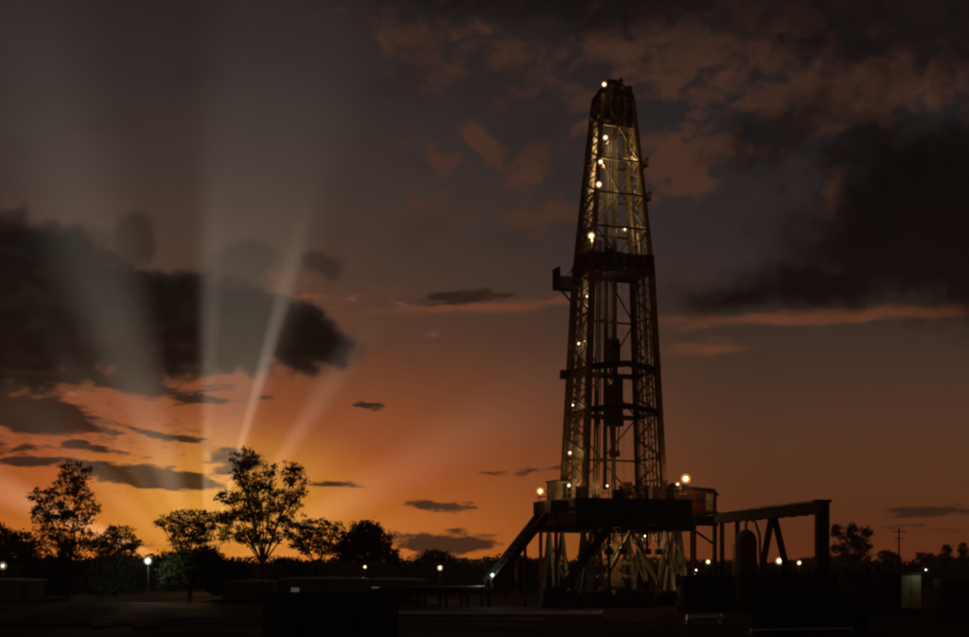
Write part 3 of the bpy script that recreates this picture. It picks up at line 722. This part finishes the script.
dw = thing('drawworks', 'low dark drawworks winch on the rig floor behind the mast legs', 'winch', (RX, RY, ZF), PH)
o = lathe('drum', dw, [(.9, -1.3), (.9, -1.15), (.5, -1.15), (.5, 1.15), (.9, 1.15), (.9, 1.3)], M['red'], (4.2, 2.6, 1.0)); o.rotation_euler = (0, R(90), 0)
_box('winch_frame', dw, (4.2, 3.6, .01), (3.2, .8, 1.9), M['red']); _box('winch_bed', dw, (4.2, 2.5, .01), (3.4, 1.3, .3), M['dark'])
bin_ = thing('tool_house', 'small dark steel tool house on the left side of the rig floor', 'tool house', (RX, RY, ZF), PH)
_box('body', bin_, (-4.7, 2.6, .01), (2.2, 2.6, 2.0), M['grey']); _box('roof', bin_, (-4.7, 2.6, 2.015), (2.5, 2.9, .12), M['dark']); _box('door', bin_, (-4.7, 1.27, .05), (.8, .05, 1.75), M['dark'])
rough = thing('iron_roughneck', 'squat yellow pipe wrench machine on the rig floor', 'pipe wrench', (RX, RY, ZF), PH)
_box('base', rough, (1.7, -1.6, .01), (.9, .9, .5), M['yellow']); bar('mast_arm', rough, (1.7, -1.6, .5), (1.3, -1.4, 1.7), .3, M['yellow']); _box('wrench_head', rough, (1.0, -1.2, 1.2), (.9, .7, .7), M['yellow'])

# ------------------------------------------------------------------ overhead gantry on the right
gan = thing('pipe_gantry', 'heavy dark gantry with level box beam on stout posts right of the rig', 'gantry', (0, 0, 0))
gA = Vector((gx(722, 138), 138, 0)); gB = Vector((gx(822, 117), 117, 0)); zg = 9.0
bar('top_beam', gan, gA + Vector((-.3, .6, zg)), gB + Vector((.15, -.6, zg)), .8, M['dark'], .95, kind='box')
gd = (gB - gA).normalized()
for k in range(9):
    p = gA.lerp(gB, (k + .5) / 9); bar('stiffener', gan, p + Vector((0, 0, zg - .5)) - gd * .08, p + Vector((0, 0, zg - .5)) + gd * .08, .95, M['dark'], .1)
bar('post', gan, gB + Vector((0, 0, -.1)), gB + Vector((0, 0, zg - .48)), 1.05, M['dark'])
_box('post_cap', gan, gB + Vector((0, 0, zg + .48)), (1.4, 1.2, .25), M['dark'])
for off in (0, 1.25): bar('post', gan, gA + gd * (off * 2.2) + Vector((off * .35, 0, -.1)), gA + gd * (off * 2.2) + Vector((off * .35, 0, zg - .5)), .42, M['dark'])
pm = gA.lerp(gB, .55)
for s_, off in ((-1, 1.5), (1, 1.9)):
    for q in (-.55, .55):
        bar('prop', gan, pm + gd * (s_ * off * .9) + Vector((s_ * off * .75, q, -.1)), pm + Vector((s_ * .15, q, zg - .5)), .32, M['red'], .4, kind='ibeam')
bar('prop_tie', gan, pm + Vector((-.9, -.55, 3.6)), pm + Vector((1.1, -.55, 3.6)), .2, M['red'])
bar('flow_line', gan, gA + Vector((-.2, .3, zg + .62)), gB + Vector((0, .3, zg + .62)), .28, M['grey'], kind='tube')
# mud gas separator vessel
vs_ = thing('separator_vessel', 'upright dark domed separator vessel under the gantry beam', 'vessel', (gx(746, 132), 132, 0))
lathe('shell', vs_, [(.95, 1.1), (1.08, 1.2), (1.08, 6.4), (.98, 6.9), (.7, 7.35), (.3, 7.6), (.12, 7.65), (.12, 8.2)], M['tank_grey'], n=24)
for k in range(4):
    a = k * math.pi / 2 + .5; bar('leg', vs_, (math.cos(a) * 1.1, math.sin(a) * 1.1, -.05), (math.cos(a) * .95, math.sin(a) * .95, 1.6), .18, M['dark'])
for z in (2.6, 4.6): lathe('band', vs_, [(1.10, 0), (1.13, .03), (1.13, .15), (1.10, .18)], M['dark'], (0, 0, z), 24)
tubepath('vent_line', vs_, [(0, 0, 8.1), (.1, 0, 8.5), (.5, 0, 8.65), (.95, 0, 8.3), (1.35, 0, 7.0), (1.45, 0, 3), (1.45, 0, .2)], .14, M['grey'])
for k in range(12): bar('rung', vs_, (-1.25, -.25, .6 + k * .45), (-1.25, .25, .6 + k * .45), .05, M['grey'], kind='rod')
for y in (-.25, .25): bar('ladder_rail', vs_, (-1.25, y, .2), (-1.25, y, 6.2), .06, M['grey'], kind='rod')

# ------------------------------------------------------------------ mud tanks and containers on the right
def mud_tank(px0, px1, d, ztop, m, label, rz=0.0, nr=11):
    x0, x1 = gx(px0, d), gx(px1, d); w = x1 - x0
    t = thing('mud_tank', label, 'mud tank', ((x0 + x1) / 2, d + 1.3, 0), rz, 'mud tanks beside the rig')
    _box('hull', t, (0, 0, .3), (w, 2.5, ztop - .4), m)
    for sx in (-1, 1): bar('skid', t, (-w / 2 - .2, sx * .9, .13), (w / 2 + .2, sx * .9, .13), .3, M['dark'], .34, kind='ibeam')
    for k in range(nr):
        x = -w / 2 + .15 + k * (w - .3) / (nr - 1)
        _box('rib', t, (x, -1.32, .32), (.14, .14, ztop - .5), m)
    _box('top_rim', t, (0, -1.28, ztop - .16), (w + .1, .2, .18), m); _box('walkway', t, (0, .15, ztop - .098), (w, 2.3, .09), M['dark'])
    for k in range(3):
        x = -w / 3 + k * w / 3 + rnd.uniform(-.4, .4)
        lathe('agitator_motor', t, [(.24, 0), (.24, .12), (.16, .14), (.18, .5), (.1, .55)], M['dark'], (x, .4, ztop), 10)
    bar('drain_pipe', t, (w * .3, -1.25, .75), (w * .3, -1.7, .75), .22, M['dark'], kind='tube')
    return t
mud_tank(684, 738, 118, 3.05, M['tank_blue'], 'short dark blue ribbed mud tank nearest the rig legs', nr=6)
mud_tank(741, 842, 112, 3.25, M['tank_red'], 'long rusty ribbed mud tank in front of the gantry legs')
mud_tank(846, 896, 108, 3.3, M['tank_grey'], 'short grey ribbed mud tank beside the beige cabinet', nr=6)
def container(x0, d, length, h, m, label, rz=0.0, group='containers around the drill pad'):
    t = thing('shipping_container', label, 'container', (x0 + length / 2, d + 1.22, gh(x0 + length / 2, d) - .03), rz, group)
    _box('core', t, (0, 0, .14), (length - .12, 2.3, h - .24), m)
    for sy in (-1, 1):
        for z in (.02, h - .16): _box('rail', t, (0, sy * 1.16, z), (length - .3, .14, .16), m)
        n = int(length / .42)
        for k in range(n):
            _box('corrugation', t, (-length / 2 + .3 + (k + .5) * (length - .6) / n, sy * 1.165, .182), (.22, .05, h - .345), m)
    for sx in (-1, 1):
        for sy in (-1, 1): _box('corner_post', t, (sx * (length / 2 - .08), sy * 1.14, 0), (.17, .17, h), m)
    for sy in (-.56, .56): _box('door_leaf', t, (-length / 2 + .03, sy, .2), (.06, 1.06, h - .4), m)
    for sy in (-.8, -.3, .3, .8): bar('lock_bar', t, (-length / 2 - .03, sy, .2), (-length / 2 - .03, sy, h - .2), .05, M['dark'], kind='rod')
    return t
container(gx(944, 104), 104, 12.2, 2.9, M['tank_grey'], 'long dark grey container at the edge of the pad past the beige cabinet')
container(gx(760, 74), 74, 6.06, 2.2, M['tank_blue'], 'dark blue container standing alone in front of the rusty mud tank', R(4))
container(gx(862, 82), 82, 6.06, 2.5, M['tank_red'], 'rust brown container in front of the beige cabinet', R(-5)) if False else None
container(gx(264, 62), 62, 6.06, 2.35, M['tank_blue'], 'dark navy container standing alone on the open ground before the cabins', R(-3))
cb = thing('control_cabinet', 'small beige upright steel cabinet lit at the end of the tanks', 'cabinet', (gx(911, 107), 107.6, 0))
_box('body', cb, (0, 0, .3), (1.65, 1.2, 2.95), M['tank_grey'])
for x in (-.4, .4): _box('door', cb, (x, -.63, .45), (.76, .05, 2.65), M['beige'])
for x in (-.07, .07): _box('handle', cb, (x, -.67, 1.6), (.04, .04, .3), M['dark'])
_box('roof', cb, (0, -.1, 3.253), (1.9, 1.6, .1), M['tank_grey']); _box('plinth', cb, (0, 0, -.05), (1.7, 1.25, .345), M['dark'])
lamp(cb, (1.1, -.75, 3.55), 5, 'bulbw', .05, off=(-.5, -.9, -.5), name='cabinet_lamp')
bar('lamp_arm', cb, (.8, -.6, 3.1), (1.1, -.7, 3.2), .06, M['dark'])

# ------------------------------------------------------------------ site cabins on the left
def cabin(px, d, w, h, label, lit=(1,), rz=0.0):
    x = gx(px, d)
    t = thing('site_cabin', label, 'cabin', (x, d, gh(x, d) - .05), rz, 'site cabins at the edge of the pad')
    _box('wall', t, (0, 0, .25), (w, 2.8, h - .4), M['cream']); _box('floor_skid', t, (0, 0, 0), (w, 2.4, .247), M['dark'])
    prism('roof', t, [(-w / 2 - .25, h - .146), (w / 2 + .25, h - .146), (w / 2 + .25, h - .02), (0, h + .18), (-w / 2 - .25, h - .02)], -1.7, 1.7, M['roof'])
    n = max(2, int(w / 2.6))
    for k in range(n):
        xx = -w / 2 + (k + .5) * w / n
        if k == n // 2:
            dd = _box('door', t, (xx, -1.42, .3), (.85, .06, 2.0), M['dark']); _box('door_handle', t, (xx + .3, -1.48, 1.2), (.12, .06, .05), M['grey'])
        else:
            _box('window_frame', t, (xx, -1.42, 1.25), (1.05, .06, .62), M['dark']); _box('pane', t, (xx, -1.46, 1.31), (.92, .03, .5), M['winlit'] if k in lit else M['glass'])
    for k in range(int(w / 1.2)): _box('wall_rib', t, (-w / 2 + .6 + k * 1.2 + .0, -1.41, .27), (.05, .03, h - .45), M['cream'])
    return t
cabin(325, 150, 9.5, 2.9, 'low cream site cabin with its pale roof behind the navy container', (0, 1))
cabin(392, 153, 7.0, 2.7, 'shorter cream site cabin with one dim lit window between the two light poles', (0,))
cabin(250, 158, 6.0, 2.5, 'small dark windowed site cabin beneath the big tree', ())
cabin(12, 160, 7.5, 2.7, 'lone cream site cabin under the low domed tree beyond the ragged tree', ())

# ------------------------------------------------------------------ light poles
def pole(px, py, d, kind, P, label, r=.3, aim=(0, -1.1, .1)):
    x = gx(px, d); z = gz(py, d); b = gh(x, d)
    t = thing('light_pole', label, 'light pole', (x, d, b), 0, 'light poles around the site')
    bar('post', t, (0, .12, -.1), (0, .12, z - b - .3), .1, M['rubber'], kind='tube')
    _box('foot', t, (0, .12, -.08), (.5, .5, .2), M['tank_grey'])
    bar('crossarm', t, (-.35, .12, z - b - .36), (.35, .12, z - b - .36), .08, M['dark'])
    lamp(t, (0, .05, z - b + .02), P, kind, r, off=aim, name='lamp_head')
    return t
pole(148, 561, 150, 'bulbw', 420, 'light pole with a greenish white lamp beside the dark shrubs', .30)
pole(365, 567, 158, 'bulb', 30, 'light pole with a dim lamp under the dense round tree', .13)
pole(440, 568, 165, 'bulb', 60, 'light pole with a yellow lamp right of the cabins', .22)
pole(708, 562, 150, 'bulb', 60, 'light pole with a warm lamp behind the wing posts of the rig', .18)
pole(779, 561, 146, 'bulb', 60, 'light pole with the bigger pale lamp seen through the gantry props', .27)
pole(799, 563, 150, 'bulb', 40, 'light pole with the smaller pale lamp seen beside the gantry props', .17)
pole(3, 566, 150, 'bulbd', 20, 'light pole with a faint lamp by the lone cabin under the domed tree', .3)
up = thing('utility_pole', 'thin utility pole with crossarms standing alone on the skyline', 'utility pole', (gx(899, 260), 260, -.1))
bar('post', up, (0, 0, 0), (0, 0, gz(527, 260)), .3, M['bark'], kind='tube')
for z, w_ in ((gz(531, 260), 2.6), (gz(538, 260), 1.8)): bar('crossarm', up, (-w_ / 2, -.22, z), (w_ / 2, -.22, z), .16, M['bark'])
for x in (-1.1, 0, 1.1): bar('insulator', up, (x, -.22, gz(531, 260) + .08), (x, -.22, gz(531, 260) + .4), .12, M['grey'], kind='tube')

# ------------------------------------------------------------------ small things lying about
def surf_pipe(name, px0, px1, py, m, r, label):
    d = CAMH * F / (py - HOR)
    t = thing(name, label, 'pipe', (gx((px0 + px1) / 2, d), d, 0))
    w = gx(px1, d) - gx(px0, d); n = max(1, int(w / 9)); 
    base = [gh(gx((px0 + px1) / 2, d) - w / 2 + i * w / n, d) for i in range(n + 1)]
    for i in range(n):
        bar('pipe_length', t, (-w / 2 + i * w / n, 0, base[i] + .22 + r), (-w / 2 + (i + 1) * w / n, 0, base[i + 1] + .22 + r), r * 2, m, kind='tube')
    for i in range(n + 1):
        x = -w / 2 + i * w / n; bar('flange', t, (x - .08, 0, base[i] + .22 + r), (x + .08, 0, base[i] + .22 + r), r * 3, m, kind='tube')
        _box('sleeper', t, (x, 0, base[i] - .1), (.25, .9, .34), M['wood'])
surf_pipe('surface_pipeline', 352, 602, 618.5, M['galv'], .2, 'long pale pipeline lying on sleepers across the front of the pad')
surf_pipe('spare_pipe', 688, 722, 626, M['galv'], .14, 'short pale spare pipe on the ground below the blue tank')
surf_pipe('drain_line', 752, 850, 632, M['galv'], .07, 'thin grey pipe along the ground before the rusty tank')
def pallet(px, py, n, rz, label):
    d = CAMH * F / (py - HOR); x = gx(px, d); z = gh(x, d)
    for k in range(n):
        t = thing('pallet', ('bottom', 'middle' if n == 3 else 'top', 'top')[k] + ' ' + label, 'pallet', (x + rnd.uniform(-.05, .05), d, z + .01 + k * .152), rz, 'pale pallets on the open ground')
        for y in (-.5, 0, .5): _box('runner', t, (0, y, 0), (1.2, .1, .1), M['palewood'])
        for i in range(7): _box('slat', t, (-.54 + i * .18, 0, .102), (.12, 1.1, .03), M['palewood'])
pallet(104, 624, 2, .2, 'pale timber pallet in the lower stack of two on bare ground')
pallet(147, 624, 3, -.15, 'pale timber pallet in the taller stack of three on bare ground')

# ------------------------------------------------------------------ trees
def limb(pts, rs, vs, fs, n=6):
    k0 = len(vs)
    for k, p in enumerate(pts):
        t = (pts[min(k + 1, len(pts) - 1)] - pts[max(k - 1, 0)]).normalized()
        a = t.cross(Vector((.3, .9, .2))).normalized(); b = t.cross(a)
        for i in range(n):
            an = 2 * math.pi * i / n; vs.append(p + (a * math.cos(an) + b * math.sin(an)) * rs[k])
    for k in range(len(pts) - 1):
        for i in range(n):
            j = (i + 1) % n; fs.append((k0 + k * n + i, k0 + k * n + j, k0 + (k + 1) * n + j, k0 + (k + 1) * n + i))
def tree(px, d, blob, label, m, name='tree', dens=1.0, leaf=.46, tr=.28, gap=.25, fork=.45, group='trees behind the site', seed=0):
    """blob: crown clumps as (photo x, photo y, half width px, half height px)"""
    r = random.Random(seed + int(px * 7)); k = d / F
    x0 = gx(px, d); z0 = gh(x0, d) - .15
    t = thing(name, label, 'tree' if name != 'shrub' else 'shrub', (x0, d, z0), 0, group)
    cl = []
    for (bx, by, rw, rh) in blob:
        p = Vector(((bx - px) * k, r.uniform(-1, 1) * max(1.0, rw * k * .8), gz(by, d) - z0)); cl.append((p, rw * k, rh * k))
    top = max(p.z for p, _, _ in cl)
    # trunk and limbs
    vs = []; fs = []
    fk = Vector((r.uniform(-.3, .3), 0, top * fork))
    limb([Vector((0, 0, 0)), Vector((r.uniform(-.2, .2), r.uniform(-.2, .2), fk.z * .5)), fk], [tr * 1.25, tr, tr * .75], vs, fs, 8)
    tips = []
    for p, rw, rh in cl:
        mid = fk.lerp(p, .5) + Vector((r.uniform(-.5, .5), r.uniform(-.4, .4), r.uniform(0, .6)))
        limb([fk * r.uniform(.75, 1), mid, p], [tr * .5, tr * .3, tr * .12], vs, fs, 5)
        for q in range(5):
            e = p + Vector((r.uniform(-1, 1) * rw * .8, r.uniform(-1, 1) * rw * .6, r.uniform(-.5, .9) * rh))
            limb([mid.lerp(p, r.uniform(.2, .9)), p.lerp(e, .5) + Vector((0, 0, -.1)), e], [tr * .16, tr * .10, tr * .05], vs, fs, 4)
    link('trunk', mesh('trunk', vs, fs, M['bark'], True), t)
    # leaves: many small sprays inside each clump, thinned by noise so that the sky shows through
    vs = []; fs = []
    for p, rw, rh in cl:
        nsp = int(42 * dens * max(.6, rw * rh))
        for s in range(nsp):
            while True:
                q = Vector((r.uniform(-1, 1), r.uniform(-1, 1), r.uniform(-1, 1)))
                if q.length <= 1 and q.length > r.uniform(0, .8): break
            q = Vector((q.x * rw, q.y * rw * .9, q.z * rh * (1 if q.z > 0 else .8))) * (1 + .35 * mnoise.noise(q * 2.3 + p))
            w = p + q
            if mnoise.noise(w * (.75) + Vector((px, 0, 0))) < gap - .45: continue
            for j in range(r.randint(10, 15)):
                c0 = w + Vector((r.gauss(0, .25), r.gauss(0, .25), r.gauss(0, .18)))
                a = Vector((r.uniform(-1, 1), r.uniform(-1, 1), r.uniform(-.7, .7))).normalized(); b = a.cross(Vector((r.uniform(-1, 1), r.uniform(-1, 1), r.uniform(-1, 1)))).normalized()
                L_ = leaf * r.uniform(.5, 1.1); wd = L_ * r.uniform(.35, .6)
                i0 = len(vs); vs += [c0 - a * L_ * .5, c0 + b * wd * .5, c0 + a * L_ * .5, c0 - b * wd * .5]; fs.append((i0, i0 + 1, i0 + 2, i0 + 3))
    link('crown', mesh('crown', vs, fs, m), t)
    return t
TR = [
 (66, 185, [(74,474,17,14),(84,496,14,12),(62,490,13,12),(42,497,14,9),(38,515,10,9),(58,512,20,13),(80,518,20,12),(50,535,24,13),(76,540,22,14),(92,507,8,9),(60,553,26,12),(35,548,12,8)], 'tall ragged tree with an uneven leaning crown near the greenish white lamp', 'leaf', dict(gap=.36, dens=.75, fork=.3)),
 (8, 180, [(5,540,16,14),(20,545,14,14),(-10,550,18,16),(8,556,22,12),(26,557,10,10)], 'low dark domed tree beyond the ragged tree, over a lone cabin', 'leafd', dict(gap=.0, dens=1.2)),
 (117, 215, [(116,534,19,9),(100,545,14,9),(130,544,12,8),(116,552,22,10)], 'low round topped tree between the ragged tree and the shrubs', 'leafd', dict(gap=.1, dens=.8)),
 (190, 205, [(188,518,26,9),(172,526,14,8),(207,525,15,8),(190,530,24,7),(182,539,18,6),(203,538,16,6),(160,524,8,5),(215,517,8,5)], 'flat umbrella crowned tree left of the big tree', 'leafd', dict(gap=.2, dens=.6, fork=.3)),
 (263, 190, [(247,462,15,12),(293,476,13,15),(255,482,18,11),(228,497,15,9),(262,497,22,14),(285,500,17,12),(240,512,18,12),(270,518,22,12),(225,520,11,8),(293,520,12,12),(232,535,17,11),(258,536,20,12),(300,492,7,7),(281,535,14,10),(238,475,8,7),(270,470,8,8)], 'biggest tree with a tall open crown showing sky between clumps', 'leaf', dict(gap=.42, dens=.95, tr=.30, fork=.28)),
 (322, 195, [(320,527,20,8),(304,534,14,8),(335,532,14,8),(318,540,24,9),(298,545,10,7),(340,546,14,8),(318,550,22,7)], 'spreading tree with a low flat crown right of the big tree', 'leafd', dict(gap=.2, dens=.65, fork=.3)),
 (366, 185, [(365,532,17,12),(355,543,16,11),(378,541,15,12),(366,552,24,12),(392,556,8,9),(345,556,10,8)], 'dense dark round tree above the shorter cabin', 'leafd', dict(gap=-.05, dens=1.5)),
 (436, 270, [(436,556,14,6),(446,560,10,5),(424,562,10,6)], 'small distant tree behind the yellow lamp pole', 'leafd', dict(gap=.0, dens=1.2, tr=.2)),
 (851, 230, [(836,532,6,7),(853,531,6,8),(868,532,6,6),(848,541,10,7),(862,545,11,7),(840,548,9,6),(852,554,16,7),(858,538,5,5)], 'small ragged tree with separate clumps right of the gantry', 'leaf', dict(gap=.2, dens=1.1, tr=.24, fork=.35)),
 (885, 300, [(885,556,10,6),(893,560,9,6)], 'low skyline tree beside the utility pole', 'leafd', dict(gap=0, tr=.2)),
 (946, 300, [(946,550,5,6),(944,558,8,6)], 'narrow skyline tree with a knobbly top', 'leafd', dict(gap=0, tr=.2)),
 (962, 300, [(962,549,5,7),(964,558,8,6)], 'upright skyline tree at the end of the row', 'leafd', dict(gap=0, tr=.2)),
 (924, 320, [(922,557,10,5),(932,560,8,5)], 'broad low skyline tree past the utility pole', 'leafd', dict(gap=0, tr=.2)),
]
for i, (px, d, bl, lab, m_, kw) in enumerate(TR): tree(px, d, bl, lab, M[m_], seed=i, **kw)
SH = [(190, 154, [(190,556,24,11),(172,560,16,9),(208,558,16,10)], 'large dark green shrub under the umbrella crowned tree'),
      (225, 176, [(226,566,18,8),(240,568,12,6)], 'low spreading shrub at the foot of the big tree'),
      (118, 156, [(116,564,24,9),(98,566,16,8)], 'wide shrub left of the greenish white lamp'),
      (60, 176, [(60,566,26,9),(40,568,14,7)], 'long low shrub under the ragged tree'),
      (285, 178, [(286,563,16,6),(300,567,14,5)], 'small shrub beside the low flat crowned tree'),
      (505, 170, [(500,566,14,6),(515,562,14,8),(528,566,10,6)], 'bushy shrub behind the pipe ramp')]
for i, (px, d, bl, lab) in enumerate(SH): tree(px, d, bl + [(x, y + q, w, h) for (x, y, w, h) in bl for q in (11, 22)], lab, M['leafd'], name='shrub', seed=50 + i, gap=-.1, dens=1.3, tr=.12, fork=.3, group='shrubs along the edge of the site')
# the far wood that closes the horizon: one mass
def far_wood():
    r = random.Random(3); vs = []; fs = []
    for s in range(9000):
        d = r.uniform(330, 620); x = r.uniform(-.42, .42) * d
        hmax = (6.5 + 3.2 * mnoise.noise(Vector((x * .035, d * .01, 0))) + 2.2 * mnoise.noise(Vector((x * .14, d * .02, 4)))) * d / 460
        for j in range(9):
            z = max(.1, hmax * (1 - r.random() ** 2 * .9)); c0 = Vector((x + r.gauss(0, 1.1), d + r.gauss(0, 1), z + r.gauss(0, .35)))
            a = Vector((r.uniform(-1, 1), r.uniform(-1, 1), r.uniform(-.6, .6))).normalized(); b = a.cross(Vector((r.uniform(-1, 1), r.uniform(-1, 1), r.uniform(-1, 1)))).normalized()
            L_ = r.uniform(.8, 1.8); i0 = len(vs)
            vs += [c0 - a * L_ * .5, c0 + b * L_ * .35, c0 + a * L_ * .5, c0 - b * L_ * .35]; fs.append((i0, i0 + 1, i0 + 2, i0 + 3))
    for L_, (d, f_) in enumerate(((360, .5), (430, .58), (520, .62))):
        n = 260; k0 = len(vs)
        for i in range(n + 1):
            x = (i / n - .5) * .86 * d
            h = (6.5 + 3.2 * mnoise.noise(Vector((x * .035, d * .01, 0))) + 2.2 * mnoise.noise(Vector((x * .14, d * .02, 4)))) * d / 460 * f_ + .7 * mnoise.noise(Vector((x * .6, L_, 1)))
            vs += [Vector((x, d - 2, -.5)), Vector((x + .3 * math.sin(i * 2.1), d + mnoise.noise(Vector((x * .4, 3, 3))), h * .6)), Vector((x + .5 * math.sin(i * 1.3), d + 2.5, h))]
        for i in range(n):
            for q in (0, 1): a = k0 + i * 3 + q; fs.append((a, a + 3, a + 4, a + 1))
    o = link('far_wood', mesh('far_wood', vs, fs, M['leafd'])); o['kind'] = 'stuff'
    tag(o, 'low dark wood closing the horizon behind the site', 'wood')
far_wood()

# ------------------------------------------------------------------ thin evening haze over the whole place
def haze():
    x0, x1, y0, y1, z0, z1 = -900, 900, -80, 900, -1.6, 58
    v = [(x, y, z) for z in (z0, z1) for x, y in ((x0, y0), (x1, y0), (x1, y1), (x0, y1))]
    f = [(3, 2, 1, 0), (4, 5, 6, 7)] + [(i, (i + 1) % 4, (i + 1) % 4 + 4, i + 4) for i in range(4)]
    m = bpy.data.materials.new('evening_haze'); m.use_nodes = True; t = m.node_tree; t.nodes.clear()
    pv = t.nodes.new('ShaderNodeVolumePrincipled'); pv.inputs['Color'].default_value = (.9, .87, .84, 1); pv.inputs['Density'].default_value = HAZE; pv.inputs['Anisotropy'].default_value = .3
    out = t.nodes.new('ShaderNodeOutputMaterial'); t.links.new(pv.outputs[0], out.inputs['Volume'])
    o = link('haze', mesh('haze', v, f, m)); o['kind'] = 'stuff'; tag(o, 'thin evening haze over the whole drill site', 'haze')
HAZE = .00028
haze()
